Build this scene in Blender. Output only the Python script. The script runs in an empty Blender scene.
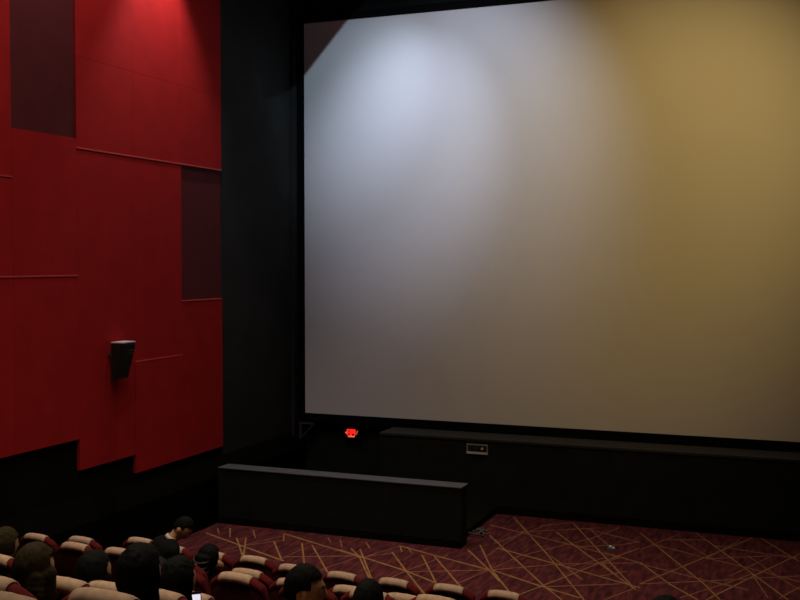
import bpy, bmesh, math, random
from mathutils import Vector, Matrix, Euler
from mathutils import noise as mnoise
random.seed(7)
S = bpy.context.scene
COL = S.collection

# ------------------------------------------------------------------ camera
FOC = 1040.0
cam_d = bpy.data.cameras.new('camera')
cam_d.sensor_width = 36.0
cam_d.lens = 36.0 * FOC / 800.0
cam_d.clip_end = 200
cam = bpy.data.objects.new('camera', cam_d)
COL.objects.link(cam)
PITCH = math.atan(38 / FOC)
YAW = math.radians(21.6)
cam.rotation_euler = (math.pi / 2 - PITCH, 0, YAW)
cam.location = (0, 0, 0)
S.camera = cam
# pixel helpers: only used to read real positions off the photograph
_fw = Vector((-math.sin(YAW) * math.cos(PITCH), math.cos(YAW) * math.cos(PITCH), -math.sin(PITCH)))
_rt = Vector((math.cos(YAW), math.sin(YAW), 0))
_up = _rt.cross(_fw)
def ray(x, y): return _rt * ((x - 400) / FOC) + _up * ((300 - y) / FOC) + _fw
def at_z(x, y, z): r = ray(x, y); return r * (z / r.z)
def at_y(x, y, Y): r = ray(x, y); return r * (Y / r.y)

# ------------------------------------------------------------------ world, view
S.view_settings.view_transform = 'Standard'
S.view_settings.look = 'None'
S.view_settings.exposure = 0.0
S.view_settings.gamma = 1.0
S.view_settings.use_curve_mapping = False
w = bpy.data.worlds.new('world'); S.world = w
w.use_nodes = True
w.node_tree.nodes['Background'].inputs[0].default_value = (0.02, 0.02, 0.024, 1)
w.node_tree.nodes['Background'].inputs[1].default_value = 0.0

HF = -4.2            # flat floor in front of the seats
XL, XR = -9.05, 9.0
YSCR = 17.4
YB = -4.0
ZC = 6.6             # ceiling

def lamp(name, kind, loc, target, energy, color, **kw):
    d = bpy.data.lights.new(name, kind); d.energy = energy; d.color = color
    for k, v in kw.items(): setattr(d, k, v)
    o = bpy.data.objects.new(name, d); COL.objects.link(o)
    o.location = loc
    if target is not None:
        o.rotation_euler = (Vector(target) - Vector(loc)).to_track_quat('-Z', 'Y').to_euler()
    return o
COOL = Vector((-5.381, 13.0, 5.72))
COOL_T = Vector((-6.816, 17.4, 1.965))
lamp('cool_hot_light', 'SPOT', COOL, (-7.944, 17.4, 3.065), 435, (0.60, 0.79, 1.0), spot_size=math.radians(40), spot_blend=1.0, shadow_soft_size=0.006)
lamp('cool_wash_light', 'SPOT', COOL, COOL_T, 590, (0.66, 0.755, 1.0), spot_size=math.radians(43.9), spot_blend=1.0, shadow_soft_size=0.006)
lamp('cool_spill_light', 'SPOT', COOL, (-5.61, 17.4, 2.528), 585, (0.709, 0.80, 0.98), spot_size=math.radians(63.7), spot_blend=1.0, shadow_soft_size=0.006)
lamp('corner_fill_light', 'SPOT', (-4.2, 12.2, 6.3), (-8.6, 17.4, 4.0), 36, (0.80, 0.90, 1.0), spot_size=math.radians(50), spot_blend=1.0, shadow_soft_size=0.1)  # added fill lamp without a fixture, lifts the screen's shaded corner
WARM = Vector((0.064, 11.133, 5.231)); WARM_T = Vector((-2.347, 17.4, 1.272))
lamp('warm_wash_light', 'SPOT', WARM, WARM_T, 870, (1.0, 0.70, 0.245), spot_size=math.radians(63.6), spot_blend=1.0, shadow_soft_size=0.12)
lamp('wall_downlight_glow', 'SPOT', (-8.55, 13.05, 5.35), (-8.68, 13.05, 0), 520, (1.0, 0.86, 0.90), spot_size=math.radians(70), spot_blend=0.7, shadow_soft_size=0.05)
lamp('wall_fill_light', 'SPOT', (-7.2, 10.6, 6.3), (-9.05, 11.2, 3.2), 380, (1.0, 0.86, 0.86), spot_size=math.radians(110), spot_blend=1.0, shadow_soft_size=0.2)  # extra unseen lamp added to brighten the upper red wall
hl = lamp('house_light', 'AREA', (-4.5, 6.6, 6.4), (-4.5, 6.6, 0), 235, (1.0, 0.82, 0.66), shape='RECTANGLE', size=7, size_y=6)
hl.data.spread = math.radians(96)
sl = lamp('stage_house_light', 'AREA', (-3.5, 13.4, 6.4), (-3.5, 13.4, 0), 40, (1.0, 0.86, 0.80), shape='RECTANGLE', size=8, size_y=1.6)
sl.data.spread = math.radians(62)

# ------------------------------------------------------------------ materials
def mat(name, col, rough=0.8, metal=0.0, var=0.0, scale=30, bump=0.0, bscale=200, emit=None, estr=0, spec=0.5, sheen=0.0, coat=0.0):
    m = bpy.data.materials.new(name); m.use_nodes = True
    nt = m.node_tree; b = nt.nodes['Principled BSDF']
    b.inputs['Roughness'].default_value = rough
    b.inputs['Metallic'].default_value = metal
    b.inputs['Specular IOR Level'].default_value = spec
    if sheen: b.inputs['Sheen Weight'].default_value = sheen
    if coat: b.inputs['Coat Weight'].default_value = coat
    tc = nt.nodes.new('ShaderNodeTexCoord')
    n = nt.nodes.new('ShaderNodeTexNoise'); n.inputs['Scale'].default_value = scale; n.inputs['Detail'].default_value = 4
    nt.links.new(tc.outputs['Object'], n.inputs['Vector'])
    r = nt.nodes.new('ShaderNodeValToRGB')
    c0 = [max(0, c * (1 - var)) for c in col]; c1 = [min(1, c * (1 + var)) for c in col]
    r.color_ramp.elements[0].color = (*c0, 1); r.color_ramp.elements[1].color = (*c1, 1)
    r.color_ramp.elements[0].position = 0.3; r.color_ramp.elements[1].position = 0.7
    nt.links.new(n.outputs['Fac'], r.inputs['Fac']); nt.links.new(r.outputs['Color'], b.inputs['Base Color'])
    if bump:
        n2 = nt.nodes.new('ShaderNodeTexNoise'); n2.inputs['Scale'].default_value = bscale
        nt.links.new(tc.outputs['Object'], n2.inputs['Vector'])
        bp = nt.nodes.new('ShaderNodeBump'); bp.inputs['Strength'].default_value = bump; bp.inputs['Distance'].default_value = 0.01
        nt.links.new(n2.outputs['Fac'], bp.inputs['Height']); nt.links.new(bp.outputs['Normal'], b.inputs['Normal'])
    if emit:
        b.inputs['Emission Color'].default_value = (*emit, 1); b.inputs['Emission Strength'].default_value = estr
    return m
M = {}
M['black_wall'] = mat('black_wall_paint', (0.0060, 0.0062, 0.0030), 0.95, var=0.25, scale=2, bump=0.15, bscale=120, spec=0.04)
M['dado'] = mat('black_dado_felt', (0.0036, 0.0036, 0.0022), 1.0, var=0.2, spec=0.0)
M['black_drape'] = mat('black_front_wall', (0.0260, 0.0270, 0.0250), 0.9, var=0.2, scale=1.2, bump=0.2, bscale=90, spec=0.12)
M['red'] = mat('red_acoustic_fabric', (0.38, 0.012, 0.011), 0.9, var=0.08, scale=3, bump=0.2, bscale=400, spec=0.12)
M['joint_line'] = mat('light_red_joint_strip', (0.50, 0.040, 0.030), 0.6, var=0.1)
M['darkred'] = mat('maroon_acoustic_fabric', (0.098, 0.010, 0.011), 0.9, var=0.10, scale=3, bump=0.2, bscale=400, spec=0.25)
M['ceiling'] = mat('ceiling_black', (0.012, 0.012, 0.012), 0.9, var=0.1, spec=0.2)
M['screen'] = mat('projection_screen_white', (0.74, 0.72, 0.70), 0.62, var=0.012, scale=1.5, spec=0.35)
M['mask'] = mat('screen_masking_black', (0.005, 0.005, 0.006), 0.95, var=0.1, spec=0.03)
M['ledge'] = mat('lit_grey_capping', (0.072, 0.075, 0.076), 0.7, var=0.12, scale=6, spec=0.35)  # top coloured lighter than the wall body for the light it catches
M['stage_top'] = mat('charcoal_stage_top', (0.014, 0.0135, 0.012), 0.85, var=0.12, scale=5)
M['stage'] = mat('black_stage_front', (0.0115, 0.0140, 0.0115), 0.9, var=0.2, scale=4, spec=0.08)
M['seat'] = mat('red_velvet', (0.105, 0.008, 0.007), 0.9, var=0.25, scale=14, bump=0.25, bscale=300, spec=0.15)
M['shell'] = mat('dark_red_seat_back', (0.020, 0.0016, 0.0016), 0.9, var=0.2, scale=12, bump=0.2, bscale=250, spec=0.1)
M['cover'] = mat('beige_headrest_cloth', (0.46, 0.31, 0.19), 0.85, var=0.14, scale=22, bump=0.3, bscale=250)
M['plastic'] = mat('black_plastic', (0.012, 0.012, 0.013), 0.45, var=0.1)
M['speaker'] = mat('speaker_black', (0.010, 0.010, 0.010), 0.55, var=0.1)
M['grille'] = mat('speaker_grille', (0.008, 0.008, 0.008), 0.7, var=0.4, scale=300)
M['speaker_top'] = mat('lit_speaker_top', (0.50, 0.42, 0.40), 0.8, var=0.2, scale=40)  # pale colour stands for the downlight falling on the black cabinet's top
M['badge'] = mat('grey_badge', (0.10, 0.10, 0.095), 0.5)
M['alu'] = mat('brushed_aluminium', (0.62, 0.62, 0.56), 0.5, 0.2, var=0.15, scale=60)
M['frame'] = mat('grey_metal_frame', (0.30, 0.31, 0.28), 0.5, 0.2, var=0.15, scale=60)
M['stud_glint'] = mat('pale_stud_glint', (0.85, 0.85, 0.85), 0.5, 0.0, coat=0.4)  # near-white, non-metallic: the studs' glint is put into the colour
M['steel'] = mat('dull_steel', (0.06, 0.06, 0.055), 0.6, 0.3)
M['led'] = mat('red_led', (0.5, 0.01, 0.01), 0.5, emit=(1.0, 0.018, 0.012), estr=1.3)
M['led2'] = mat('orange_red_led', (0.5, 0.05, 0.02), 0.5, emit=(1.0, 0.13, 0.07), estr=1.0)
M['ledw'] = mat('pale_led', (0.4, 0.1, 0.1), 0.5, emit=(0.6, 0.12, 0.10), estr=0.6)
M['lampglow'] = mat('lamp_lens', (0.8, 0.8, 0.8), 0.4, emit=(1, 0.9, 0.8), estr=1.0)
M['phone_screen'] = mat('phone_screen_lit', (0.5, 0.5, 0.6), 0.3, emit=(0.92, 0.86, 1.0), estr=0.85)
M['phone_body'] = mat('phone_body', (0.02, 0.02, 0.02), 0.3)
M['skin'] = mat('skin', (0.50, 0.27, 0.12), 0.6, var=0.06, scale=25)
M['hair_black'] = mat('black_hair', (0.0040, 0.0042, 0.0028), 0.75, var=0.3, scale=60, bump=0.25, bscale=120, spec=0.10)
M['hair_brown'] = mat('dark_brown_hair', (0.030, 0.021, 0.0070), 0.75, var=0.3, scale=50, bump=0.25, bscale=110, spec=0.10)
M['hair_band'] = mat('hair_tie_brown', (0.040, 0.030, 0.018), 0.6, var=0.3, scale=60)
M['cloth_black'] = mat('black_clothing', (0.007, 0.008, 0.006), 0.9, var=0.25, scale=20, bump=0.3, bscale=120, spec=0.08)
M['cloth_grey'] = mat('dark_grey_clothing', (0.022, 0.022, 0.019), 0.9, var=0.25, scale=20, bump=0.3, bscale=120, spec=0.08)
M['cloth_olive'] = mat('dark_olive_clothing', (0.026, 0.026, 0.012), 0.9, var=0.25, scale=20, bump=0.3, bscale=120, spec=0.08)
M['collar'] = mat('pale_collar', (0.55, 0.50, 0.44), 0.85, var=0.05)
M['trousers'] = mat('dark_trousers', (0.012, 0.013, 0.018), 0.9, var=0.2)
M['eye_white'] = mat('eye_white', (0.6, 0.58, 0.55), 0.3)
M['lips'] = mat('lips', (0.30, 0.08, 0.06), 0.5)
M['cable'] = mat('grey_cable', (0.085, 0.068, 0.05), 0.6, var=0.3, scale=40)

def carpet_mat():
    m = bpy.data.materials.new('maroon_carpet'); m.use_nodes = True
    nt = m.node_tree; b = nt.nodes['Principled BSDF']
    b.inputs['Roughness'].default_value = 0.95; b.inputs['Specular IOR Level'].default_value = 0.1
    tc = nt.nodes.new('ShaderNodeTexCoord')
    def stretched(ang, sx, sy, sc):
        mp = nt.nodes.new('ShaderNodeMapping'); mp.inputs['Rotation'].default_value = (0, 0, math.radians(ang))
        mp.inputs['Scale'].default_value = (sx, sy, 1)
        nt.links.new(tc.outputs['Object'], mp.inputs['Vector'])
        n = nt.nodes.new('ShaderNodeTexNoise'); n.inputs['Scale'].default_value = sc; n.inputs['Detail'].default_value = 3
        nt.links.new(mp.outputs[0], n.inputs['Vector']); return n
    a = stretched(24, 6, 1.3, 2.6); c = stretched(-24, 6, 1.3, 2.8)
    mx = nt.nodes.new('ShaderNodeMath'); mx.operation = 'ADD'
    nt.links.new(a.outputs['Fac'], mx.inputs[0]); nt.links.new(c.outputs['Fac'], mx.inputs[1])
    mh = nt.nodes.new('ShaderNodeMath'); mh.operation = 'MULTIPLY'; mh.inputs[1].default_value = 0.5
    nt.links.new(mx.outputs[0], mh.inputs[0])
    r = nt.nodes.new('ShaderNodeValToRGB')
    e = r.color_ramp.elements
    e[0].position = 0.36; e[0].color = (0.042, 0.0095, 0.010, 1)
    e[1].position = 0.62; e[1].color = (0.140, 0.030, 0.024, 1)
    k = e.new(0.5); k.color = (0.082, 0.018, 0.019, 1)
    nt.links.new(mh.outputs[0], r.inputs['Fac']); nt.links.new(r.outputs['Color'], b.inputs['Base Color'])
    n2 = nt.nodes.new('ShaderNodeTexNoise'); n2.inputs['Scale'].default_value = 150
    nt.links.new(tc.outputs['Object'], n2.inputs['Vector'])
    bp = nt.nodes.new('ShaderNodeBump'); bp.inputs['Strength'].default_value = 0.3; bp.inputs['Distance'].default_value = 0.01
    nt.links.new(n2.outputs['Fac'], bp.inputs['Height']); nt.links.new(bp.outputs['Normal'], b.inputs['Normal'])
    return m
M['carpet'] = carpet_mat()
M['line'] = mat('gold_carpet_yarn', (0.29, 0.145, 0.045), 0.95, var=0.25, scale=8, spec=0.1)
M['line_dim'] = mat('ochre_carpet_yarn', (0.25, 0.105, 0.048), 0.95, var=0.3, scale=8, spec=0.1)

# ------------------------------------------------------------------ helpers
def obj(name, bm, m, parent=None, smooth=False, mats=None):
    me = bpy.data.meshes.new(name); bm.normal_update(); bm.to_mesh(me); bm.free()
    for mm in (mats or [m]): me.materials.append(mm)
    if smooth: me.polygons.foreach_set('use_smooth', [True] * len(me.polygons))
    o = bpy.data.objects.new(name, me); COL.objects.link(o)
    if parent: o.parent = parent
    return o
def empty(name, loc, rz=0):
    o = bpy.data.objects.new(name, None); COL.objects.link(o); o.location = loc; o.rotation_euler = (0, 0, rz)
    o.empty_display_size = 0.1
    return o
def tag(o, label=None, cat=None, group=None, kind=None):
    if label: o['label'] = label
    if cat: o['category'] = cat
    if group: o['group'] = group
    if kind: o['kind'] = kind
    return o
def struct(name, bm, m, mats=None):
    return tag(obj(name, bm, m, mats=mats), kind='structure')
def box(bm, a, b, bev=0.0, mi=0):
    a = Vector(a); b = Vector(b)
    r = bmesh.ops.create_cube(bm, size=1, matrix=Matrix.Translation((a + b) / 2) @ Matrix.Diagonal((*(b - a), 1)))
    vs = r['verts']
    fs = list({f for v in vs for f in v.link_faces})
    for f in fs: f.material_index = mi
    if bev:
        es = list({e for v in vs for e in v.link_edges})
        rr = bmesh.ops.bevel(bm, geom=es, offset=bev, segments=2, affect='EDGES', profile=0.6)
        for f in rr['faces']: f.material_index = mi
    return vs
def nb(): return bmesh.new()
def prism(bm, poly, x0, x1, axis='x', mi=0):
    """poly of (a,b) extruded along axis."""
    def P(t, a, b):
        return {'x': (t, a, b), 'y': (a, t, b), 'z': (a, b, t)}[axis]
    v0 = [bm.verts.new(P(x0, a, b)) for a, b in poly]; v1 = [bm.verts.new(P(x1, a, b)) for a, b in poly]
    n = len(poly)
    fs = [bm.faces.new(v0[::-1]), bm.faces.new(v1)]
    for i in range(n): fs.append(bm.faces.new((v0[i], v0[(i + 1) % n], v1[(i + 1) % n], v1[i])))
    for f in fs: f.material_index = mi
    bmesh.ops.recalc_face_normals(bm, faces=fs)
def tube(bm, pts, r, n=8):
    pts = [Vector(p) for p in pts]; rings = []
    for i, p in enumerate(pts):
        d = (pts[min(i + 1, len(pts) - 1)] - pts[max(i - 1, 0)]).normalized()
        a = d.cross(Vector((0, 0, 1)))
        if a.length < 1e-3: a = d.cross(Vector((1, 0, 0)))
        a.normalize(); b = d.cross(a)
        rings.append([bm.verts.new(p + (a * math.cos(t) + b * math.sin(t)) * r) for t in [2 * math.pi * k / n for k in range(n)]])
    for i in range(len(rings) - 1):
        for k in range(n):
            bm.faces.new((rings[i][k], rings[i][(k + 1) % n], rings[i + 1][(k + 1) % n], rings[i + 1][k]))
    bm.faces.new(rings[0][::-1]); bm.faces.new(rings[-1])

# ------------------------------------------------------------------ the shell
NROW = 11
PITCHR, RISE = 1.02, 0.30
ROWS = [9.55, 8.30, 7.36, 6.30, 5.20, 4.33, 3.46, 2.50]
def rowY(n): return ROWS[n] if n < 8 else 2.5 - 0.95 * (n - 7)
def rowZ(n): return HF + RISE * n
EDGE0 = 0.76                                  # terrace edge ahead of the seat backs of its row

# floor: flat carpet with the woven gold lines
def zz(bx, by, s, l): return [[(bx + x / s, by + y / s) for x, y in p] for p in l]
strong = zz(480, 510, 5, [[(170, 38), (330, 215), (520, 450)], [(465, 65), (760, 380)], [(0, 175), (60, 300), (150, 415)], [(30, 110), (320, 380), (410, 450)],
    [(85, 190), (380, 270), (800, 390)], [(60, 300), (300, 380), (500, 440)], [(380, 110), (600, 270), (780, 400)], [(180, 430), (400, 345), (650, 245), (800, 190)]])
strong += zz(640, 510, 5, [[(0, 115), (320, 370), (400, 450)], [(280, 115), (400, 200), (740, 450)], [(600, 140), (800, 260)], [(0, 370), (320, 240), (560, 140)],
    [(330, 450), (600, 315), (800, 220)]])
strong += zz(340, 530, 5, [[(0, 100), (110, 135), (330, 205), (480, 265)], [(100, 95), (160, 250)], [(55, 92), (100, 140), (150, 250)], [(300, 80), (500, 135), (745, 200)],
    [(260, 110), (330, 205), (430, 330)], [(410, 125), (480, 265)], [(470, 130), (600, 280)], [(640, 100), (745, 200), (800, 260)], [(300, 80), (310, 110)]])
strong += zz(200, 520, 5, [[(30, 65), (210, 130), (420, 205)], [(230, 90), (218, 178)], [(183, 90), (213, 178)], [(370, 108), (410, 205)], [(510, 115), (522, 225)], [(560, 125), (640, 265)],
    [(420, 68), (800, 185)], [(420, 68), (418, 105)], [(150, 85), (150, 40)]])
weak = zz(480, 510, 5, [[(50, 75), (480, 180), (700, 240)], [(70, 170), (380, 60)], [(200, 110), (600, 90)], [(0, 320), (200, 230), (550, 145), (700, 90)],
    [(60, 300), (400, 270), (800, 265)], [(300, 385), (700, 370)], [(620, 450), (800, 380)], [(20, 240), (230, 100)]])
weak += zz(640, 510, 5, [[(0, 200), (200, 120)], [(60, 170), (330, 240), (540, 290), (800, 360)], [(0, 270), (320, 350), (540, 400)], [(0, 370), (350, 355), (800, 330)],
    [(330, 245), (640, 230)], [(700, 440), (800, 385)], [(450, 330), (660, 230)], [(120, 150), (330, 150)]])
weak += zz(340, 530, 5, [[(105, 140), (300, 80)], [(110, 135), (270, 115)], [(240, 245), (330, 205), (540, 125)], [(330, 210), (745, 200)], [(570, 275), (745, 200)], [(335, 85), (360, 115)], [(130, 60), (150, 95)]])
weak += zz(200, 520, 5, [[(215, 130), (420, 100)], [(410, 190), (550, 130)], [(600, 250), (790, 185)], [(88, 40), (95, 70)], [(265, 50), (277, 90)], [(110, 150), (215, 128)], [(420, 185), (780, 180)], [(215, 128), (420, 78)], [(640, 90), (655, 115)], [(700, 95), (710, 135)]])
strong += zz(640, 510, 5, [[(0, 262), (150, 372), (290, 450)], [(700, 95), (800, 160)]])
weak += zz(640, 510, 5, [[(200, 150), (350, 240)], [(540, 230), (700, 340), (800, 400)], [(340, 240), (500, 150)], [(560, 320), (640, 440)], [(200, 440), (450, 360), (560, 320)], [(380, 180), (660, 225), (800, 240)]])
weak += zz(540, 520, 8, [[(380, 70), (600, 130), (800, 180)], [(400, 75), (590, 240)], [(290, 215), (650, 200), (800, 175)], [(520, 260), (800, 345)], [(90, 290), (340, 480)],
    [(480, 450), (700, 410)], [(500, 350), (640, 470)], [(200, 380), (420, 330), (530, 300)], [(0, 50), (270, 20)], [(480, 350), (640, 300)], [(500, 115), (640, 60)]])
bm = nb()
box(bm, (XL - 0.3, 8.30 + EDGE0 - 0.02, HF - 0.2), (XR + 0.3, 17.8, HF))
def strip(bm, p, q, wd, mi, z):
    # clip to the flat floor
    x0, x1, y0, y1 = XL + 0.02, XR - 0.02, 8.30 + EDGE0 + 0.02, 16.62
    dx, dy = q[0] - p[0], q[1] - p[1]; t0, t1 = 0.0, 1.0
    for a, b in ((-dx, p[0] - x0), (dx, x1 - p[0]), (-dy, p[1] - y0), (dy, y1 - p[1])):
        if abs(a) < 1e-9:
            if b < 0: return
            continue
        t = b / a
        if a < 0: t0 = max(t0, t)
        else: t1 = min(t1, t)
    if t1 - t0 < 1e-3: return
    P = Vector((p[0] + dx * t0, p[1] + dy * t0)); Q = Vector((p[0] + dx * t1, p[1] + dy * t1))
    d = (Q - P).normalized(); wd = wd * (1 + 1.9 * abs(d.x) ** 1.5); n = Vector((-d.y, d.x)) * wd / 2
    f = bm.faces.new([bm.verts.new((v.x, v.y, z)) for v in (P - n, Q - n, Q + n, P + n)])
    f.material_index = mi
PER = 1.93
cnt = 0
for L, wd, mi in ((strong, 0.0145, 1), (weak, 0.013, 2)):
    for l in L:
        w3 = [at_z(x, y, HF) for x, y in l]
        for a, b in zip(w3[:-1], w3[1:]):
            shifts = [(0, 0)]
            if a.x > -4.2:
                shifts += [(PER * k, 0) for k in (2, 4)] if a.x > -3.5 else []
            if a.y < 14.3: shifts.append((0.4, -3.4))
            for sx, sy in shifts:
                cnt += 1
                if sx == 0 or a.x + sx > 0:
                    strip(bm, (a.x + sx, a.y + sy), (b.x + sx, b.y + sy), wd, mi, HF + 0.0015 + 0.00001 * (cnt % 97))
struct('floor', bm, None, mats=[M['carpet'], M['line'], M['line_dim']])

# stepped terraces under the seat rows
bm = nb()
for n in range(1, NROW + 1):
    y1 = rowY(n) + EDGE0; y0 = rowY(n + 1) + EDGE0 if n < NROW else YB - 0.2
    box(bm, (XL - 0.2, y0, HF - 0.3), (XR + 0.2, y1, rowZ(n)))
struct('floor_stepped', bm, M['carpet'])
bm = nb(); box(bm, (XL - 0.3, YB - 0.3, ZC), (XR + 0.3, 18.0, ZC + 0.2)); struct('ceiling', bm, M['ceiling'])
bm = nb(); box(bm, (XR, YB - 0.3, HF - 0.3), (XR + 0.3, 18.0, ZC)); struct('wall_right', bm, M['black_wall'])
bm = nb(); box(bm, (XL - 0.3, YB - 0.3, HF - 0.3), (XR + 0.3, YB, ZC)); struct('wall_back', bm, M['black_wall'])
bm = nb(); box(bm, (XL - 0.3, 17.52, HF - 0.3), (XR + 0.3, 17.8, ZC)); struct('wall_front', bm, M['stage'])
bm = nb(); box(bm, (XL - 0.3, YB, HF - 0.3), (XL, 17.52, ZC)); wl = struct('wall_left', bm, M['black_wall'])
# shallow pilaster where the side wall meets the screen wall
bm = nb(); box(bm, (XL, 14.815, -3.3), (XL + 0.035, 17.5, ZC)); box(bm, (XL + 0.035, 17.25, -4.0), (XL + 0.10, 17.5, ZC)); struct('trim_1', bm, M['black_drape'])

# acoustic panels
def panel(y0, y1, z0, z1, t=0.03, m='red', label=None):
    bm = nb(); box(bm, (XL + 0.0, y0 + 0.0015, z0 + 0.0015), (XL + t, y1 - 0.0015, z1 - 0.0015), bev=0.0025)
    o = obj('acoustic_panel', bm, M[m], wl)
    if label: o['label'] = label
    return o
Y = [14.8, 13.63, 12.42, 11.19, 10.0, 8.8, 7.6, 6.4, 5.2, 4.0, 2.8]
T0, T1 = 0.048, 0.051
def joint_line(y0, y1, z, h=0.009):  # lighter red strip drawn over a panel joint
    bm = nb(); box(bm, (XL + 0.02, y0, z - h), (XL + T1 + 0.006, y1, z + h), bev=0.002); obj('joint_strip', bm, M['joint_line'], wl)
joint_line(Y[3], Y[0], 1.50, 0.010); joint_line(Y[5], Y[3], -0.18); joint_line(Y[5], Y[4], 1.03); joint_line(Y[2], Y[1], -1.43, 0.009); joint_line(Y[1], Y[0], -0.60, 0.009)
panel(Y[1], Y[0], 2.70, ZC, T0); panel(Y[1], Y[0], 1.50, 2.70, T0 + 0.001)
panel(Y[1], Y[0], -0.60, 1.50, 0.030, 'darkred', 'dark maroon fabric panel')
panel(Y[1], Y[0], -3.04, -0.60, T1)
panel(Y[2], Y[1], 2.70, ZC, T0); panel(Y[2], Y[1], 1.50, 2.70, T0 + 0.001); panel(Y[2], Y[1], -1.43, 1.50, T1 - 0.003); panel(Y[2], Y[1], -3.04, -1.43, T1 + 0.004)
panel(Y[3], Y[2], 2.70, ZC, T0 + 0.001); panel(Y[3], Y[2], 1.50, 2.70, T0 + 0.002); panel(Y[3], Y[2], -2.77, 1.50, T1 - 0.002)
panel(Y[4], Y[3], 1.62, ZC, 0.030, 'darkred', 'dark maroon fabric panel'); panel(Y[4], Y[3], -0.18, 1.62, T0 + 0.002); panel(Y[4], Y[3], -2.35, -0.18, T1)
panel(Y[5], Y[4], 1.03, ZC, T0); panel(Y[5], Y[4], -0.18, 1.03, T0 + 0.002); panel(Y[5], Y[4], -2.35, -0.18, T1)
for i in range(5, 10):
    zb = -2.35 + 0.36 * (i - 4)
    panel(Y[i + 1], Y[i], 1.5, ZC, T0, 'darkred' if i == 7 else 'red'); panel(Y[i + 1], Y[i], zb, 1.5, T1)

bm = nb(); prism(bm, [(XL, HF), (-8.85, HF), (-8.85, -3.45), (XL, -3.12)], 9.10, 17.5, 'y'); tag(obj('baseboard_left', bm, M['dado']), kind='structure')

# projection screen: taut sheet with black masking border, hung just off the wall
sx0, sx1, sz0, sz1 = -8.80, 8.40, -2.825, 4.41
scr = empty('projection_screen', ((sx0 + sx1) / 2, YSCR, sz0))
tag(scr, 'huge blank white cinema screen on the front wall above the black stage', 'screen')
def wpart(name, bm, m, root, **k):
    o = obj(name, bm, m, root, **k); o.matrix_parent_inverse = Matrix.Translation(-root.location); return o
bm = nb(); box(bm, (sx0, YSCR, sz0), (sx1, YSCR + 0.02, sz1)); wpart('screen_surface', bm, M['screen'], scr)
bm = nb()
for a, b in (((sx0 - 0.13, sz1), (sx1 + 0.13, sz1 + 0.13)), ((sx0 - 0.13, sz0 - 0.16), (sx1 + 0.13, sz0)), ((sx0 - 0.13, sz0), (sx0, sz1)), ((sx1, sz0), (sx1 + 0.13, sz1))):
    box(bm, (a[0], YSCR - 0.03, a[1]), (b[0], YSCR + 0.12, b[1]))
wpart('masking_frame', bm, M['mask'], scr)

# stage box under the screen
bm = nb(); box(bm, (-6.96, 16.63, HF), (XR - 0.01, 17.20, -3.01)); st = tag(obj('stage_box', bm, M['stage']), 'long low black stage box running under the white screen', 'stage')
bm = nb(); box(bm, (-6.97, 16.615, -3.01), (XR - 0.01, 17.26, -2.965), bev=0.006); obj('stage_top', bm, M['stage_top'], st)
bm = nb(); box(bm, (-4.85, 16.60, HF), (XR - 0.01, 16.63, HF + 0.13), bev=0.004); obj('skirting', bm, M['black_wall'], st)
# raised black floor of the exit passage behind the low wall
bm = nb(); box(bm, (-8.84, 14.69, HF), (-4.85, 16.63, HF + 0.10), bev=0.01); tag(obj('passage_floor', bm, M['black_wall']), 'low black raised passage floor behind the low wall, carpet beside it', 'platform')
# low wall in front of the exit passage
lw = empty('low_wall', (-6.8, 14.6, HF)); tag(lw, 'low black freestanding wall with light-catching grey capping on the patterned carpet', 'low wall')
bm = nb(); box(bm, (-8.84, 14.38, HF), (-4.735, 14.66, -3.315)); wpart('wall_body', bm, M['stage'], lw)
bm = nb(); box(bm, (-8.84, 14.365, -3.315), (-4.72, 14.69, -3.297), bev=0.004); wpart('capping', bm, M['ledge'], lw)
bm = nb(); box(bm, (-8.84, 14.355, HF), (-4.725, 14.38, HF + 0.12), bev=0.004); wpart('skirting', bm, M['black_wall'], lw)

# aluminium connection plate on the stage front
p = at_y(477.5, 449, 16.63)
pl = empty('connection_plate', (p.x, 16.63, p.z)); tag(pl, 'small aluminium connection plate set in the black stage front', 'wall plate')
bm = nb(); wd, ht = 0.185, 0.085
box(bm, (-wd, -0.012, -ht), (wd, 0, ht), bev=0.003)
obj('backplate', bm, M['plastic'], pl)
bm = nb()
box(bm, (-wd, -0.022, ht - 0.022), (wd, -0.012, ht)); box(bm, (-wd, -0.022, -ht + 0.038), (-wd + 0.018, -0.012, ht - 0.022)); box(bm, (wd - 0.018, -0.022, -ht + 0.038), (wd, -0.012, ht - 0.022))
obj('frame', bm, M['frame'], pl)
bm = nb(); box(bm, (-wd, -0.026, -ht), (wd, -0.012, -ht + 0.038), bev=0.003); obj('sill', bm, M['alu'], pl)
for k, x in enumerate((-0.03, 0.085)):
    bm = nb(); bmesh.ops.create_cone(bm, cap_ends=True, segments=16, radius1=0.022, radius2=0.020, depth=0.016, matrix=Matrix.Translation((x, -0.02, 0.012)) @ Matrix.Rotation(math.pi / 2, 4, 'X'))
    obj('socket', bm, M['alu'] if k else M['steel'], pl)

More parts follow.
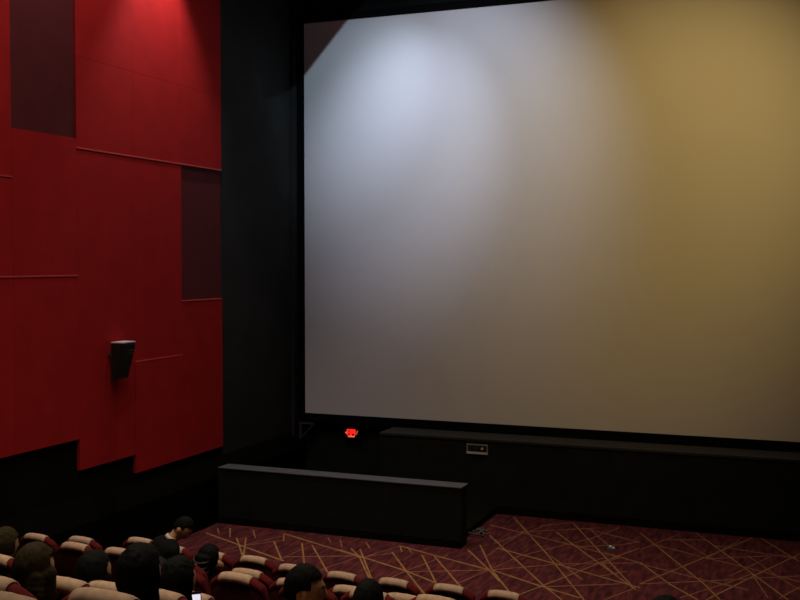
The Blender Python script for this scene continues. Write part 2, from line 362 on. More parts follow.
# red illuminated sign low on the front wall
p = at_y(351, 433, 17.40)
sg = empty('exit_sign', (p.x, 17.52, p.z)); tag(sg, 'small glowing red exit sign in the dark under the screen corner', 'sign')
bm = nb(); box(bm, (-0.16, -0.10, -0.11), (0.17, 0.0, 0.10), bev=0.006); obj('sign_box', bm, M['plastic'], sg)
def strokes(rects, y0=-0.112, y1=-0.10):
    bm = nb()
    for x0, z0, x1, z1 in rects: box(bm, (x0, y0, z0), (x1, y1, z1))
    return bm
S0 = [(-0.088, 0.045, 0.082, 0.066), (-0.088, -0.045, -0.066, 0.045), (0.060, -0.045, 0.082, 0.045), (-0.014, -0.05, 0.008, 0.05),
      (-0.066, 0.003, -0.014, 0.020), (0.008, -0.012, 0.060, 0.035), (-0.05, -0.030, -0.014, -0.015)]
obj('characters', strokes(S0), M['led'], sg)
obj('lit_underline', strokes([(-0.066, -0.078, 0.066, -0.052)]), M['led2'], sg)
bm = nb(); prism(bm, [(-0.098, 0.022), (-0.098, -0.022), (-0.125, 0.0)], -0.112, -0.10, 'y'); obj('arrow', bm, M['led2'], sg)
bm = nb(); prism(bm, [(0.094, -0.025), (0.112, -0.025), (0.134, 0.045), (0.114, 0.045)], -0.112, -0.10, 'y'); obj('slash_mark', bm, M['ledw'], sg)

# steel wall bracket left of the sign
p = at_y(301.5, 423, 17.35)
bm = nb()
q1 = at_y(314, 423.5, 17.35); q2 = at_y(302, 437, 17.35); q3 = at_y(315, 425.5, 17.35)
def bar(bm, a, b, t=0.014, y0=-0.03, y1=0.03):
    a = Vector(a); b = Vector(b); d = (b - a).normalized(); n = Vector((-d.z, 0, d.x)) * t
    prism(bm, [((a - n).x, (a - n).z), ((b - n).x, (b - n).z), ((b + n).x, (b + n).z), ((a + n).x, (a + n).z)], 17.35 + y0, 17.35 + y1, 'y')
bar(bm, (p.x - 0.01, 0, p.z), (q1.x, 0, p.z)); bar(bm, (p.x, 0, p.z), (p.x, 0, q2.z - 0.02)); bar(bm, (q2.x, 0, q2.z), (q3.x - 0.02, 0, p.z - 0.01), 0.009)
box(bm, (p.x - 0.02, 17.3, q2.z - 0.03), (p.x + 0.02, 17.52, p.z + 0.02))
tag(obj('wall_bracket', bm, M['steel']), 'triangular grey steel bracket on the dark wall left of red sign', 'bracket')

# surround speaker
spY, spZ = 11.97, -1.10
sp = empty('wall_speaker', (XL + T1, spY, -1.62)); tag(sp, 'black wedge-shaped loudspeaker mounted on the red panelled wall', 'speaker')
h = 0.52; wy = 0.145
bm = nb(); prism(bm, [(0.03, 0.02), (0.105, 0.0), (0.235, h - 0.02), (0.03, h - 0.02)], -wy, wy, 'y')
bmesh.ops.bevel(bm, geom=bm.edges[:], offset=0.008, segments=2, affect='EDGES'); obj('cabinet', bm, M['speaker'], sp)
bm = nb(); prism(bm, [(0.109, 0.03), (0.119, 0.03), (0.238, h - 0.05), (0.228, h - 0.05)], -wy + 0.012, wy - 0.012, 'y'); obj('grille', bm, M['grille'], sp)
bm = nb(); box(bm, (0.03, -wy, h - 0.022), (0.235, wy, h - 0.002), bev=0.004); obj('top_panel', bm, M['speaker_top'], sp)
bm = nb()
for z0 in (h - 0.13, h - 0.175):
    f = lambda z: 0.119 + (z - 0.03) / (h - 0.08) * 0.119
    prism(bm, [(f(z0), z0), (f(z0) + 0.004, z0), (f(z0 + 0.016) + 0.004, z0 + 0.016), (f(z0 + 0.016), z0 + 0.016)], -0.02, wy - 0.03, 'y')
obj('badge', bm, M['badge'], sp)
bm = nb(); box(bm, (0.0, -0.05, 0.12), (0.035, 0.05, 0.38)); box(bm, (0.0, -wy - 0.025, 0.33), (0.05, -wy + 0.01, 0.36)); obj('bracket', bm, M['steel'], sp)

# floor socket plate with two bright studs on the carpet
p = at_z(611, 549, HF)
fs = empty('floor_socket', (p.x, p.y, HF)); tag(fs, 'round dark floor socket with two shiny studs on open carpet', 'floor socket')
bm = nb(); bmesh.ops.create_cone(bm, cap_ends=True, segments=28, radius1=0.075, radius2=0.068, depth=0.014, matrix=Matrix.Translation((0, 0, 0.009))); obj('cover_disc', bm, M['steel'], fs)
for dx, dy in ((-0.018, 0.045), (0.036, -0.012)):
    bm = nb(); bmesh.ops.create_uvsphere(bm, u_segments=14, v_segments=8, radius=0.021, matrix=Matrix.Translation((dx, dy, 0.020))); obj('stud', bm, M['stud_glint'], fs, smooth=True)

# a small tangle of grey cable by the end of the low wall
p = at_z(475, 536, HF)
bm = nb(); rr = random.Random(3); pts = []
for k in range(60):
    t = k / 59 * 2 * math.pi * 3.4
    pts.append((p.x + 0.14 * math.cos(t) * (0.6 + 0.4 * math.sin(t * 0.37)) + 0.09 * k / 59 - 0.02, p.y + 0.16 * math.sin(t * 0.93) + 0.3 * k / 59, HF + 0.016 + 0.05 * (0.5 + 0.5 * math.sin(t * 1.7)) * (1 - k / 70)))
tube(bm, pts, 0.012, 7)
tag(obj('coiled_cable', bm, M['cable'], smooth=True), 'grey tangle of cable on the carpet at the end of low wall', 'cable')

# ------------------------------------------------------------------ lamp fixtures above the frame
def fixture(loc, target, label):
    f = empty('spotlight', loc); tag(f, label, 'lamp')
    d = (Vector(target) - Vector(loc)).normalized(); q = d.to_track_quat('-Z', 'Y').to_matrix().to_4x4()
    bm = nb(); n = 20; rings = []
    for r, z in ((0.05, 0.22), (0.07, 0.20), (0.075, 0.03), (0.085, -0.0)):
        rings.append([bm.verts.new(q @ Vector((r * math.cos(2 * math.pi * k / n), r * math.sin(2 * math.pi * k / n), z + 0.06))) for k in range(n)])
    for i in range(3):
        for k in range(n): bm.faces.new((rings[i][k], rings[i][(k + 1) % n], rings[i + 1][(k + 1) % n], rings[i + 1][k]))
    bm.faces.new(rings[0])
    obj('housing', bm, M['plastic'], f, smooth=True)
    b = q @ Vector((0, 0, 0.2)); bm = nb(); tube(bm, [b, (b.x, b.y, ZC - loc[2])], 0.014); obj('stem', bm, M['plastic'], f)
    return f
fx = fixture(COOL, COOL_T, 'black spotlight with added beam-cutting flap above the left of the screen')
# unseen flap added so its straight edge shades the screen's top left corner
P1 = at_y(346, 22, YSCR); P2 = at_y(304, 76, YSCR)
a = COOL + (P1 - COOL) * 0.14; b = COOL + (P2 - COOL) * 0.14
e = (b - a).normalized(); ctr = at_y(304, 24, YSCR); out = ((COOL + (ctr - COOL) * 0.14) - (a + b) / 2); out -= e * out.dot(e); out.normalize()
bm = nb(); c4 = [a - e * 0.30, b + e * 0.30, b + e * 0.30 + out * 0.35, a - e * 0.30 + out * 0.35]
nn = (c4[1] - c4[0]).cross(c4[2] - c4[1]).normalized() * 0.002
lo = [bm.verts.new(c - nn - COOL) for c in c4]; hi = [bm.verts.new(c + nn - COOL) for c in c4]
bm.faces.new(lo[::-1]); bm.faces.new(hi)
for i in range(4): bm.faces.new((lo[i], lo[(i + 1) % 4], hi[(i + 1) % 4], hi[i]))
obj('shading_flap', bm, M['plastic'], fx)
fixture(WARM, WARM_T, 'black spotlight above the right of the screen')
#SEATS
# ------------------------------------------------------------------ cinema seats
def top_z(u): return 1.05 - 0.085 * abs(u) ** 2.8
def back_section(u, off=0.0):
    """closed side profile (y, z) of the padded back at width position u; +y is the sitting side"""
    t = top_z(u); bow = 0.035 * u * u
    r = 0.038 + off
    cy = -0.004 + bow; cz = t - 0.038
    front = [(0.175, 0.40), (0.15, 0.55), (0.115, 0.72), (0.085, 0.86)]
    back = [(0.010, 0.86), (0.045, 0.72), (0.080, 0.55), (0.115, 0.38)]
    k = t / 1.05
    pts = [(y + bow + off, 0.40 + (z - 0.40) * k) for y, z in front]
    for i in range(9):
        a = math.radians(-10 + 245 * i / 8)
        pts.append((cy + r * 1.12 * math.cos(a), cz + r * math.sin(a)))
    pts += [(y + bow - off * 0.5, 0.40 + (z - 0.40) * k) for y, z in back]
    return pts
def loft_u(us, hw, off, i0=None, i1=None, caps=True):
    bm = nb(); rings = []
    for u in us:
        pts = back_section(u, off)
        rings.append([bm.verts.new((u * hw, y, z)) for y, z in pts])
    n = len(rings[0])
    for a, b in zip(rings[:-1], rings[1:]):
        for k in range(n): bm.faces.new((a[k], a[(k + 1) % n], b[(k + 1) % n], b[k]))
    if caps: bm.faces.new(rings[0][::-1]); bm.faces.new(rings[-1])
    bmesh.ops.recalc_face_normals(bm, faces=bm.faces[:])
    return bm
def cover_mesh(hw):
    bm = nb(); uw = 0.61; us = [-uw + 2 * uw * i / 10 for i in range(11)]
    def line(u, off):
        p = back_section(u, off)
        return p[2:15]                       # front mid -> over the top -> behind the roll
    outer = [[bm.verts.new((u * hw, y + 0.003 * math.sin(u * 17), z)) for y, z in line(u, 0.009)[0:10]] for u in us]
    inner = [[bm.verts.new((u * hw, y, z)) for y, z in line(u, 0.002)[0:10]] for u in us]
    n = len(outer[0])
    for i in range(len(us) - 1):
        for k in range(n - 1):
            bm.faces.new((outer[i][k], outer[i][k + 1], outer[i + 1][k + 1], outer[i + 1][k]))
            bm.faces.new((inner[i][k], inner[i + 1][k], inner[i + 1][k + 1], inner[i][k + 1]))
        for k in (0, n - 1): bm.faces.new((outer[i][k], outer[i + 1][k], inner[i + 1][k], inner[i][k]))
    for i in (0, len(us) - 1):
        for k in range(n - 1): bm.faces.new((outer[i][k], inner[i][k], inner[i][k + 1], outer[i][k + 1]))
    bmesh.ops.recalc_face_normals(bm, faces=bm.faces[:])
    return bm
HW = 0.250
def make_seat():
    t = empty('cinema_seat', (0, 0, 0))
    us = [-1, -0.97, -0.9, -0.78, -0.6, -0.4, -0.2, 0, 0.2, 0.4, 0.6, 0.78, 0.9, 0.97, 1]
    b = obj('backrest', loft_u(us, HW, 0.0), M['seat'], t, smooth=True)
    bm = nb()
    rings = []
    for u in [-1.0, -0.97, -0.85, -0.6, -0.3, 0, 0.3, 0.6, 0.85, 0.97, 1.0]:
        bow = 0.035 * u * u; dz = 0.085 * abs(u) ** 2.8 + (0.02 if abs(u) == 1 else 0); e_ = 0.012 if abs(u) == 1 else 0
        pts = [(0.0 + bow, 0.990 - dz), (-0.036 + bow + e_, 0.975 - dz), (-0.018 + bow + e_, 0.70), (0.030 + bow + e_, 0.50), (0.065 + bow + e_, 0.34), (0.125 + bow, 0.34), (0.095 + bow, 0.52), (0.06 + bow, 0.72)]
        rings.append([bm.verts.new((u * (HW + 0.004), y, z)) for y, z in pts])
    for a, c in zip(rings[:-1], rings[1:]):
        for k in range(8): bm.faces.new((a[k], a[(k + 1) % 8], c[(k + 1) % 8], c[k]))
    bm.faces.new(rings[0][::-1]); bm.faces.new(rings[-1]); bmesh.ops.recalc_face_normals(bm, faces=bm.faces[:])
    obj('back_shell', bm, M['shell'], t, smooth=True)
    obj('headrest_cover', cover_mesh(HW), M['cover'], t, smooth=True)
    bm = nb(); box(bm, (-0.20, 0.17, 0.33), (0.20, 0.60, 0.45), bev=0.035); obj('seat_cushion', bm, M['seat'], t, smooth=True)
    for s in (-1, 1):
        bm = nb(); box(bm, (s * 0.226 - 0.021, 0.10, 0.58), (s * 0.226 + 0.021, 0.50, 0.625), bev=0.012); a = obj('armrest', bm, M['seat'], t)
        bm = nb(); box(bm, (s * 0.226 - 0.018, 0.14, 0.0), (s * 0.226 + 0.018, 0.44, 0.58), bev=0.006); obj('side_panel', bm, M['plastic'], t)
    bm = nb(); box(bm, (-0.21, 0.20, 0.27), (0.21, 0.40, 0.33)); obj('seat_frame', bm, M['plastic'], t)
    return t
seat_proto = make_seat(); used = [False]
def dup(root):
    r = root.copy(); COL.objects.link(r)
    for ch in list(root.children):
        c = ch.copy(); COL.objects.link(c); c.parent = r
    return r
SEATS = {}
def seat(row, px, py, label, rz=-0.05):
    z = HF + RISE * row
    p = at_z(px, py, z + 1.045)
    o = dup(seat_proto) if used[0] else seat_proto
    used[0] = True
    o.location = (p.x, p.y, z); o.rotation_euler = (0, 0, rz)
    o['label'] = label; o['category'] = 'seat'; o['group'] = 'red cinema seats with beige headrest covers'
    SEATS[(row, px)] = o
    return o
C_ = 'red cinema seat with beige cover, '
R0 = [(504, 592, 'front row, furthest right, alone against the open carpet'),
      (449, 585.5, 'front row, second from its right end'),
      (394, 579.5, 'front row, third from its right end'),
      (342, 573, 'front row, directly right of the man in profile'),
      (293, 565.5, 'front row, partly behind the man in profile'),
      (254, 557, 'front row, right of the tied curly hair'),
      (212, 552, 'front row, hidden behind tied dark curly hair'),
      (172, 546, 'front row, half hidden by bowed standing person'),
      (140, 538.5, 'front row, left of bowed standing person'),
      (81, 537.5, 'front row near wall, just behind another cover'),
      (36, 534.5, 'front row, nearest to the left wall')]
for a, b, c in R0: seat(0, a, b, C_ + c)
for a, b, c in [(403, 595, 'second row, furthest right, cut by nearer seat'),
      (350, 587, 'second row, just left of the round dark head'),
      (293, 580, 'second row, behind head of the man in profile'),
      (247, 570, 'second row, large dark back right of curly hair'),
      (181, 562, 'second row, below the bowed standing person'),
      (119, 549, 'second row, just left of the big black haired head'),
      (75, 543.5, 'second row, left of the bobbed hair')]: seat(1, a, b, C_ + c)
for a, b, c in [(436, 597, 'third row, furthest right, at bottom edge'),
      (369, 591, 'third row, behind the round dark head top'),
      (306, 584, 'third row, covered by man in profile'),
      (236, 574, 'third row, large back below the curly hair'),
      (177, 567, 'third row, covered by smooth black haired head')]: seat(2, a, b, C_ + c)
seat(3, -5, 555, C_ + 'at left edge under the bushy dark head')
seat(4, 109, 584, C_ + 'directly below the bobbed hair')
seat(4, 188, 593, C_ + 'bright cover beside the lit phone screen')
seat(4, 367, 617, C_ + 'used by the round dark head at bottom')
seat(5, 61, 579, C_ + 'partly hidden by the long brown hair')
seat(5, 155, 591, C_ + 'in front of the smooth black haired head')
seat(5, 305, 615, C_ + 'used by the man in profile')
seat(5, 665, 664, C_ + 'alone at the bottom edge right of centre')
seat(6, -16, 576, C_ + 'at left edge beside the long brown hair')
seat(6, 103, 592.5, C_ + 'widest cover at bottom, below bobbed hair')
seat(7, -3, 595, C_ + 'nearest one, in the bottom left corner')

# ------------------------------------------------------------------ people
def head_mesh(bm, mtx, sc=1.0):
    r = bmesh.ops.create_uvsphere(bm, u_segments=36, v_segments=24, radius=1.0)
    for v in r['verts']:
        x, y, z = v.co
        X, Yy, Z = 0.076 * x, 0.096 * y, 0.118 * z
        if z < 0:                                       # jaw narrows, chin forward
            X *= 1 - 0.34 * (-z) ** 1.5; Yy = Yy * (1 - 0.22 * (-z) ** 1.6) + 0.014 * (-z) ** 1.3
        if y > 0:
            f = max(0.0, y) ** 2
            Yy += f * 0.026 * math.exp(-(X / 0.011) ** 2) * math.exp(-((Z + 0.016) / 0.016) ** 2)     # nose tip
            Yy += f * 0.013 * math.exp(-(X / 0.009) ** 2) * math.exp(-((Z - 0.006) / 0.020) ** 2)     # bridge
            for s in (-1, 1): Yy -= f * 0.010 * math.exp(-((X - s * 0.031) / 0.015) ** 2) * math.exp(-((Z - 0.008) / 0.012) ** 2)
            Yy += f * 0.005 * math.exp(-((Z - 0.028) / 0.010) ** 2)
            Yy += f * 0.007 * math.exp(-(X / 0.022) ** 2) * math.exp(-((Z + 0.052) / 0.008) ** 2)     # lips
            Yy += f * 0.009 * math.exp(-(X / 0.020) ** 2) * math.exp(-((Z + 0.092) / 0.014) ** 2)     # chin
        v.co = mtx @ (Vector((X, Yy, Z)) * sc)
    for s in (-1, 1):
        e = bmesh.ops.create_uvsphere(bm, u_segments=12, v_segments=8, radius=1.0)
        for v in e['verts']:
            v.co = mtx @ (Vector((s * 0.078 + 0.010 * v.co.x + s * 0.004, -0.004 + 0.019 * v.co.y - 0.004 * v.co.z, -0.004 + 0.031 * v.co.z)) * sc)
def capsule(bm, a, b, r0, r1, sx=1.0, n=14):
    a = Vector(a); b = Vector(b); d = b - a; L = d.length
    if L < 1e-5: d = Vector((0, 0, 1)); L = 1e-5
    q = d.to_track_quat('Z', 'Y').to_matrix().to_4x4()
    rings = []
    for i in range(13):
        if i < 4: t = -math.pi / 2 + i * math.pi / 8; z = r0 * math.sin(t); r = r0 * math.cos(t)
        elif i < 9: f = (i - 4) / 4; z = f * L; r = r0 + (r1 - r0) * f
        else: t = (i - 8) * math.pi / 8; z = L + r1 * math.sin(t); r = r1 * math.cos(t)
        r = max(r, 1e-4)
        rings.append([bm.verts.new(a + q @ Vector((r * math.cos(2 * math.pi * k / n), r * math.sin(2 * math.pi * k / n), z))) for k in range(n)])
    for i in range(12):
        for k in range(n): bm.faces.new((rings[i][k], rings[i][(k + 1) % n], rings[i + 1][(k + 1) % n], rings[i + 1][k]))
    bm.faces.new(rings[0][::-1]); bm.faces.new(rings[-1])
def ellip(bm, c, r, rot=None):
    e = bmesh.ops.create_uvsphere(bm, u_segments=24, v_segments=16, radius=1.0)
    m = Matrix.Translation(c) @ ((rot or Matrix.Identity(3)).to_4x4()) @ Matrix.Diagonal((*r, 1))
    for v in e['verts']: v.co = m @ v.co
def remeshed(bm, voxel, smooth_it=4):
    bmesh.ops.recalc_face_normals(bm, faces=bm.faces[:])
    me = bpy.data.meshes.new('tmp'); bm.to_mesh(me); bm.free()
    o = bpy.data.objects.new('tmp', me); COL.objects.link(o)
    md = o.modifiers.new('r', 'REMESH'); md.mode = 'VOXEL'; md.voxel_size = voxel
    if smooth_it:
        sm = o.modifiers.new('s', 'SMOOTH'); sm.iterations = smooth_it; sm.factor = 0.5
    dg = bpy.context.evaluated_depsgraph_get(); dg.update()
    me2 = bpy.data.meshes.new_from_object(o.evaluated_get(dg))
    bpy.data.objects.remove(o); bpy.data.meshes.remove(me)
    b2 = nb(); b2.from_mesh(me2); bpy.data.meshes.remove(me2)
    return b2
def seg_d(p, a, b):
    ab = b - a; t = max(0, min(1, (p - a).dot(ab) / max(ab.length_squared, 1e-9)))
    return (p - a - ab * t).length
def hand(segs, wrist, d, palm_n, side, curl=0.5):
    """palm and five fingers as chains; d = pointing direction, palm_n = palm normal"""
    d = Vector(d).normalized(); pn = Vector(palm_n).normalized(); w_ = d.cross(pn).normalized()
    w0 = Vector(wrist)
    for k in range(4): segs.append((w0 + w_ * (k - 1.5) * 0.012, w0 + d * 0.085 + w_ * (k - 1.5) * 0.020, 0.014, 0.0115, 'skin'))
    for k, ln in enumerate((0.068, 0.078, 0.073, 0.056)):
        p = w0 + d * 0.088 + w_ * (k - 1.5) * 0.0205
        a = 0.0
        for j, f in enumerate((0.45, 0.30, 0.25)):
            a += curl * (0.5 if j == 0 else 0.8)
            q = p + (d * math.cos(a) + pn * math.sin(a)) * ln * f
            segs.append((p, q, 0.0095 - 0.001 * j, 0.0088 - 0.001 * j, 'skin')); p = q
    sgn = side
    p = w0 + d * 0.02 + w_ * sgn * 0.028
    q = p + (d * 0.75 + w_ * sgn * 0.55 + pn * 0.3).normalized() * 0.042
    segs.append((p, q, 0.013, 0.011, 'skin')); segs.append((q, q + (d * 0.9 + pn * 0.45).normalized() * 0.030, 0.010, 0.009, 'skin'))

def strands(bm, amp, freq, seed=0, ax=1.0):
    bm.normal_update()
    off = Vector((seed * 3.1, seed * 1.7, seed))
    dl = []
    for v in bm.verts:
        p = v.co
        n = mnoise.noise(Vector((p.x * freq, p.y * freq, p.z * freq * 0.22 * ax)) + off)
        n2 = mnoise.noise(Vector((p.x, p.y, p.z)) * freq * 0.4 + off)
        dl.append(v.normal * (amp * n + amp * 0.6 * n2))
    for v, d in zip(bm.verts, dl): v.co += d

def hair_mesh(mtx, style, seed):
    """hair in head space: +y face. returned in world-of-person space"""
    bm = nb()
    def cap(rx, ry, rz, cy, cz, front, low):
        r = bmesh.ops.create_uvsphere(bm, u_segments=40, v_segments=28, radius=1.0)
        for v in r['verts']:
            x, y, z = v.co
            P = Vector((rx * x, cy + ry * y, cz + rz * z))
            face = (P.y > front + 0.35 * max(0.0, P.z - 0.035)) and P.z < 0.070
            lowc = P.z < low
            if style == 'man': face = (P.y > 0.030 and P.z < 0.070) or (P.y > -0.038 and P.z < 0.018)
            if face or lowc: P = Vector((P.x * 0.62, cy + (P.y - cy) * 0.62, P.z * 0.62))
            v.co = P
    if style == 'short':
        cap(0.089, 0.108, 0.128, -0.008, 0.010, 0.028, -0.055); vx = 0.007; amp = 0.006
    elif style == 'man':
        cap(0.085, 0.104, 0.124, -0.006, 0.012, 0.020, -0.045); vx = 0.006; amp = 0.005
    elif style == 'full':
        cap(0.099, 0.116, 0.136, -0.012, 0.010, 0.020, -0.09); vx = 0.007; amp = 0.008
        ellip(bm, Vector((0, -0.045, -0.075)), (0.082, 0.065, 0.085))
        for s in (-1, 1): ellip(bm, Vector((s * 0.055, -0.022, -0.09)), (0.040, 0.055, 0.085))
    elif style == 'fullshort':
        cap(0.104, 0.116, 0.134, -0.012, 0.014, 0.030, -0.07); vx = 0.007; amp = 0.009
        ellip(bm, Vector((0, -0.05, -0.05)), (0.082, 0.065, 0.07))
    elif style == 'bob':
        cap(0.096, 0.112, 0.128, -0.010, 0.010, 0.022, -0.06); vx = 0.007; amp = 0.005
        for i in range(6):
            z = -0.02 - 0.022 * i
            ellip(bm, Vector((0, -0.040, z)), (0.100 - 0.002 * i, 0.068, 0.045))
            for s in (-1, 1): ellip(bm, Vector((s * 0.070, 0.0, z)), (0.034, 0.050, 0.045))
    elif style == 'long':
        cap(0.098, 0.116, 0.132, -0.012, 0.012, 0.022, -0.06); vx = 0.008; amp = 0.008
        for i in range(12):
            z = -0.02 - 0.030 * i; wd = 0.110 + 0.012 * math.sin(i / 3.0) + 0.0040 * i
            ellip(bm, Vector((-0.012 * i / 6, -0.052 - 0.0035 * i, z)), (wd, 0.062, 0.055))
            if i < 7:
                for s in (-1, 1): ellip(bm, Vector((s * 0.062, 0.004, z)), (0.048, 0.062, 0.06))
    elif style == 'pony':
        cap(0.118, 0.122, 0.134, -0.012, 0.012, 0.022, -0.075); vx = 0.007; amp = 0.006
        rr = random.Random(4)
        ellip(bm, Vector((0, -0.030, -0.11)), (0.100, 0.080, 0.10))
        for i in range(9):
            z = 0.02 - 0.036 * i
            ellip(bm, Vector((0.012 * math.sin(i * 1.3), -0.118 - 0.010 * min(i, 3), z)), (0.098 - 0.0055 * i, 0.056, 0.042))
            for k in range(5):
                a = rr.uniform(0, 6.28); ellip(bm, Vector((0.075 * math.cos(a), -0.13 + 0.03 * math.sin(a), z + rr.uniform(-0.02, 0.02))), (0.024, 0.022, 0.020))
    b2 = remeshed(bm, vx, 2)
    strands(b2, amp * (0.55 if style != 'pony' else 1.0), 60 if style != 'pony' else 55, seed, 0.5)
    b2.transform(mtx)
    return b2

def person(label, base, head_px, head_py, head_y, rot=(0, 0, 0), style='short', hairm='hair_black', top='cloth_black', pose='sit', collar=False, rh=None, face=False, hs=1.0, voxel=0.011, lean=0.0, shoes=True, ties=False, group=None):
    """base: world floor point under the seat back; head placed where the photo shows its crown"""
    base = Vector(base)
    P = at_y(head_px, head_py, head_y)
    root = None
    R = Euler(tuple(math.radians(a) for a in rot), 'XYZ').to_matrix().to_4x4()
    hc = P - base - Vector((0, 0, 0.128 * hs))                # head centre, local
    Mh = Matrix.Translation(hc) @ R
    segs = []
    neck_top = Mh @ Vector((0, -0.022, -0.07)); 
    if pose == 'sit':
        pel = Vector((hc.x * 0.25, 0.27, 0.55)); nb_ = Vector((hc.x * 0.85 - 0.0, min(hc.y - 0.02, 0.40), hc.z - 0.19))
        nb_.y = max(nb_.y, 0.17)
    else:
        pel = Vector((hc.x - 0.20, hc.y - 0.16, 0.84)); nb_ = hc + Vector((-0.125, -0.05, -0.115))
    neck_base = nb_
    def S_(a, b, r0, r1, t): segs.append((Vector(a), Vector(b), r0, r1, t))
    S_(neck_base - Vector((0, 0, 0.03)), neck_top, 0.058, 0.050, 'skin')
    up = (neck_base - pel).normalized(); sd = Vector((1, 0, 0)); sd = (sd - up * sd.dot(up)).normalized()
    if pose != 'sit': sd = (Vector((0.85, -0.5, 0))); sd = (sd - up * sd.dot(up)).normalized()
    ch = pel.lerp(neck_base, 0.62); wa = pel.lerp(neck_base, 0.30)
    for s in (-1, 1):
        S_(pel + sd * s * 0.075, wa + sd * s * 0.060, 0.112, 0.098, 'bottom' if s else 'top')
        S_(wa + sd * s * 0.06, ch + sd * s * 0.075, 0.098, 0.108, 'top')
        S_(ch + sd * s * 0.075, neck_base - up * 0.085 + sd * s * 0.10, 0.108, 0.070, 'top')
        S_(neck_base - up * 0.045 + sd * s * 0.02, neck_base - up * 0.085 + sd * s * 0.165, 0.050, 0.056, 'top')
        sh = neck_base - up * 0.085 + sd * s * 0.170
        if pose == 'sit':
            hip = pel + Vector((s * 0.085, 0.02, 0)); kn = Vector((pel.x + s * 0.125, 0.66, 0.52)); an = Vector((pel.x + s * 0.12, 0.64, 0.10))
            wr = Vector((pel.x + s * 0.075, 0.47, 0.66)); hd = Vector((-s * 0.35, 0.9, -0.15)); pn = Vector((0, 0, -1))
            if s == 1 and rh is not None:
                wr = Vector(rh) - base; hd = Vector((0, 0.55, 0.85)); pn = Vector((-0.6, -0.5, 0.3)); 
            el = (sh + wr) / 2 + Vector((s * 0.07, -0.02, -0.14))
        else:
            f = Vector((0.0, 0.05, 0)); hip = pel + sd * s * 0.085; kn = hip + Vector((0.03, 0.06, -0.40)); an = Vector((hip.x, hip.y + 0.0, 0.09))
            wr = pel + Vector((0.10, 0.14, -0.06)) + sd * s * 0.16; hd = Vector((0.2, 0.4, -0.9)); pn = Vector((-0.6, 0, -0.2))
            el = (sh + wr) / 2 + Vector((-0.05, -0.02, -0.05)) + sd * s * 0.06
        S_(sh, el, 0.050, 0.040, 'top'); S_(el, wr, 0.039, 0.028, 'top')
        hand(segs, wr + hd.normalized() * 0.02, hd, pn, -s if pn.z < -0.5 else s, 0.35 if rh is None or s == -1 else 0.6)
        S_(hip, kn, 0.092, 0.062, 'bottom'); S_(kn, an, 0.058, 0.042, 'bottom')
        toe = an + Vector((0.0, 0.15, -0.045)); S_(an + Vector((0, -0.03, -0.045)), toe, 0.043, 0.036, 'shoe')
    bm = nb()
    for a, b, r0, r1, t in segs: capsule(bm, a, b, r0, r1)
    head_mesh(bm, Mh, hs)
    body = remeshed(bm, voxel, 2)
    body.faces.ensure_lookup_table()
    # clothing from the body surface, pushed outwards
    body.normal_update()
    lab = []
    hcw = hc
    for f in body.faces:
        c = f.calc_center_median(); best = (c - hcw).length - 0.115, 'skin'
        for a, b, r0, r1, t in segs:
            d = seg_d(c, a, b) - (r0 + r1) / 2
            if d < best[0]: best = (d, t)
        lab.append(best[1])
    def piece(kind, off, name, m):
        cm = body.copy(); cm.faces.ensure_lookup_table()
        bmesh.ops.delete(cm, geom=[f for f, l in zip(cm.faces, lab) if l != kind], context='FACES')
        if not cm.faces: cm.free(); return
        cm.normal_update()
        for v in cm.verts: v.co += v.normal * off
        r = bmesh.ops.solidify(cm, geom=cm.faces[:], thickness=0.006)
        return obj(name, cm, m, root_obj, smooth=True)
    clothes = []
    cl_src = body.copy()
    me = bpy.data.meshes.new('person'); body.to_mesh(me); me.materials.append(M['skin']); me.polygons.foreach_set('use_smooth', [True] * len(me.polygons))
    root_obj = bpy.data.objects.new('person', me); COL.objects.link(root_obj); root_obj.location = base
    tag(root_obj, label, 'person')
    piece('top', 0.010, 'shirt', M[top]); piece('bottom', 0.008, 'trousers', M['trousers']); piece('shoe', 0.006, 'shoes', M['plastic'])
    body.free(); cl_src.free()
    obj('hair', hair_mesh(Matrix.Translation(hc) @ R @ Matrix.Scale(hs, 4), style, head_px % 17), M[hairm], root_obj, smooth=True)
    if face:
        for s in (-1, 1):
            bm = nb(); bmesh.ops.create_uvsphere(bm, u_segments=12, v_segments=8, radius=0.0115, matrix=Mh @ Matrix.Translation(Vector((s * 0.031, 0.077, 0.008)) * hs)); e = obj('eye', bm, M['eye_white'], root_obj, smooth=True)
            bm = nb(); bmesh.ops.create_uvsphere(bm, u_segments=10, v_segments=6, radius=0.006, matrix=Mh @ Matrix.Translation(Vector((s * 0.031, 0.084, 0.008)) * hs)); obj('iris', bm, M['plastic'], e, smooth=True)
            bm = nb(); capsule(bm, Mh @ Vector((s * 0.018, 0.092, 0.030)), Mh @ Vector((s * 0.046, 0.080, 0.031)), 0.004, 0.003, n=8); obj('eyebrow', bm, M['hair_black'], root_obj)
        bm = nb(); capsule(bm, Mh @ Vector((-0.019, 0.089, -0.052)), Mh @ Vector((0.019, 0.089, -0.052)), 0.006, 0.006, n=8); obj('lips', bm, M['lips'], root_obj, smooth=True)
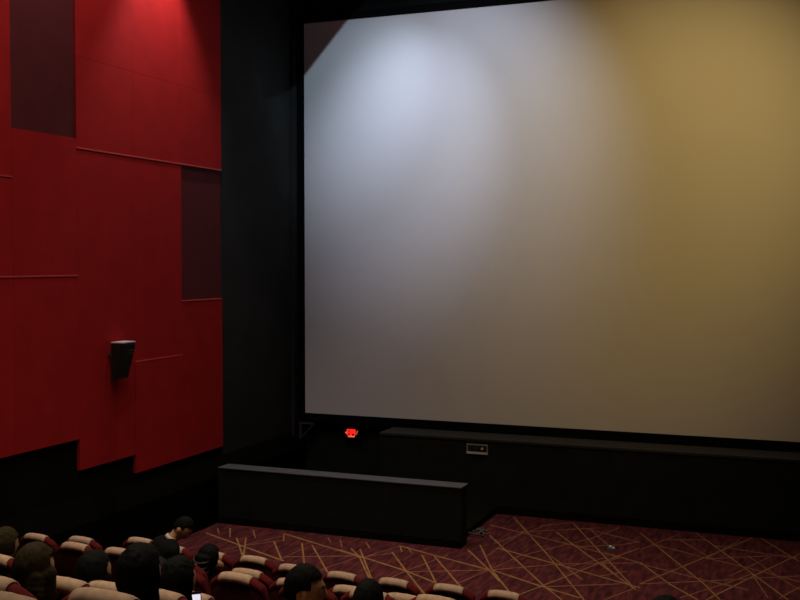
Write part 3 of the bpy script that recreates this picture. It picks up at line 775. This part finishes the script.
    if collar:
        bm = nb(); n = 20; rr = []
        ax = (neck_top - neck_base).normalized(); q = ax.to_track_quat('Z', 'Y').to_matrix()
        for r, z in ((0.070, -0.005), (0.066, 0.035), (0.061, 0.035), (0.065, -0.005)):
            rr.append([bm.verts.new(neck_base + q @ Vector((r * math.cos(2 * math.pi * k / n), r * math.sin(2 * math.pi * k / n), z))) for k in range(n)])
        for i in range(4):
            for k in range(n): bm.faces.new((rr[i][k], rr[i][(k + 1) % n], rr[(i + 1) % 4][(k + 1) % n], rr[(i + 1) % 4][k]))
        bmesh.ops.recalc_face_normals(bm, faces=bm.faces[:]); obj('collar', bm, M['collar'], root_obj, smooth=True)
    if ties:
        for z in (0.005, -0.055, -0.115):
            bm = nb(); pts = [Mh @ Vector((0.088 * math.cos(a), -0.140 + 0.060 * math.sin(a), z + 0.02 * math.sin(a))) for a in [2 * math.pi * k / 16 for k in range(17)]]
            tube(bm, pts, 0.008, 6); obj('hair_tie', bm, M['hair_band'], root_obj, smooth=True)
    return root_obj
def sb(row, px): return tuple(SEATS[(row, px)].location)
person('person with long dark brown hair hanging over the seat back, at bottom left', sb(5, 61), 36, 545, 4.20, (-4, -2, -12), 'long', 'hair_brown', 'cloth_grey')
person('person with dark bobbed hair above a beige headrest cover', sb(4, 109), 95, 551, 5.30, (0, 0, -12), 'bob', 'hair_black', 'cloth_grey', hs=1.12)
person('person with big black hair in dark clothes, left of the smooth head', sb(6, 103), 141, 546, 3.72, (0, 0, 0), 'full', 'hair_black', 'cloth_black')
ph = at_y(194.5, 606, 4.72)
person('person with smooth black hair holding a lit phone', sb(5, 155), 179, 558, 4.56, (4, 6, -10), 'full', 'hair_black', 'cloth_black', rh=ph + Vector((0.0, -0.03, -0.13)))
person('person standing bent forward with head bowed, pale collar and black top', (at_y(178, 560, 8.90).x, 8.93 - 0.27, HF + RISE), 183, 516, 9.0, (-42, 0, -84), 'man', 'hair_black', 'cloth_black', pose='stand', collar=True, face=True)
person('person in the front row with tied dark curly ponytail', sb(0, 212), 209.5, 545, 9.42, (0, 4, -6), 'pony', 'hair_black', 'cloth_black', ties=True)
person('man with short black hair in profile facing right, one ear showing', sb(5, 305), 305, 565, 4.56, (-4, 0, -62), 'man', 'hair_black', 'cloth_grey', face=True)
person('person seen only as a round short haired dark crown at the bottom', sb(4, 367), 369, 580, 5.40, (0, 0, 0), 'short', 'hair_black', 'cloth_black')
person('person with bushy dark hair cut off by the left edge', sb(3, -5), 6, 529, 6.50, (-4, 0, -18), 'fullshort', 'hair_brown', 'cloth_olive')
person('person whose dark crown just shows at the bottom edge over the open carpet', sb(5, 665), 666, 597, 4.56, (0, 0, 8), 'short', 'hair_black', 'cloth_black')

# phone in the hand
pr = empty('phone', ph, math.radians(-28)); pr.rotation_euler = (math.radians(-12), 0, math.radians(40))
tag(pr, 'phone with bright pale screen held up between seats at the bottom', 'phone')
bm = nb(); box(bm, (-0.037, -0.004, -0.075), (0.037, 0.004, 0.075), bev=0.003); obj('phone_body', bm, M['phone_body'], pr)
bm = nb(); box(bm, (-0.033, -0.0052, -0.068), (0.033, -0.004, 0.060)); obj('phone_screen', bm, M['phone_screen'], pr)
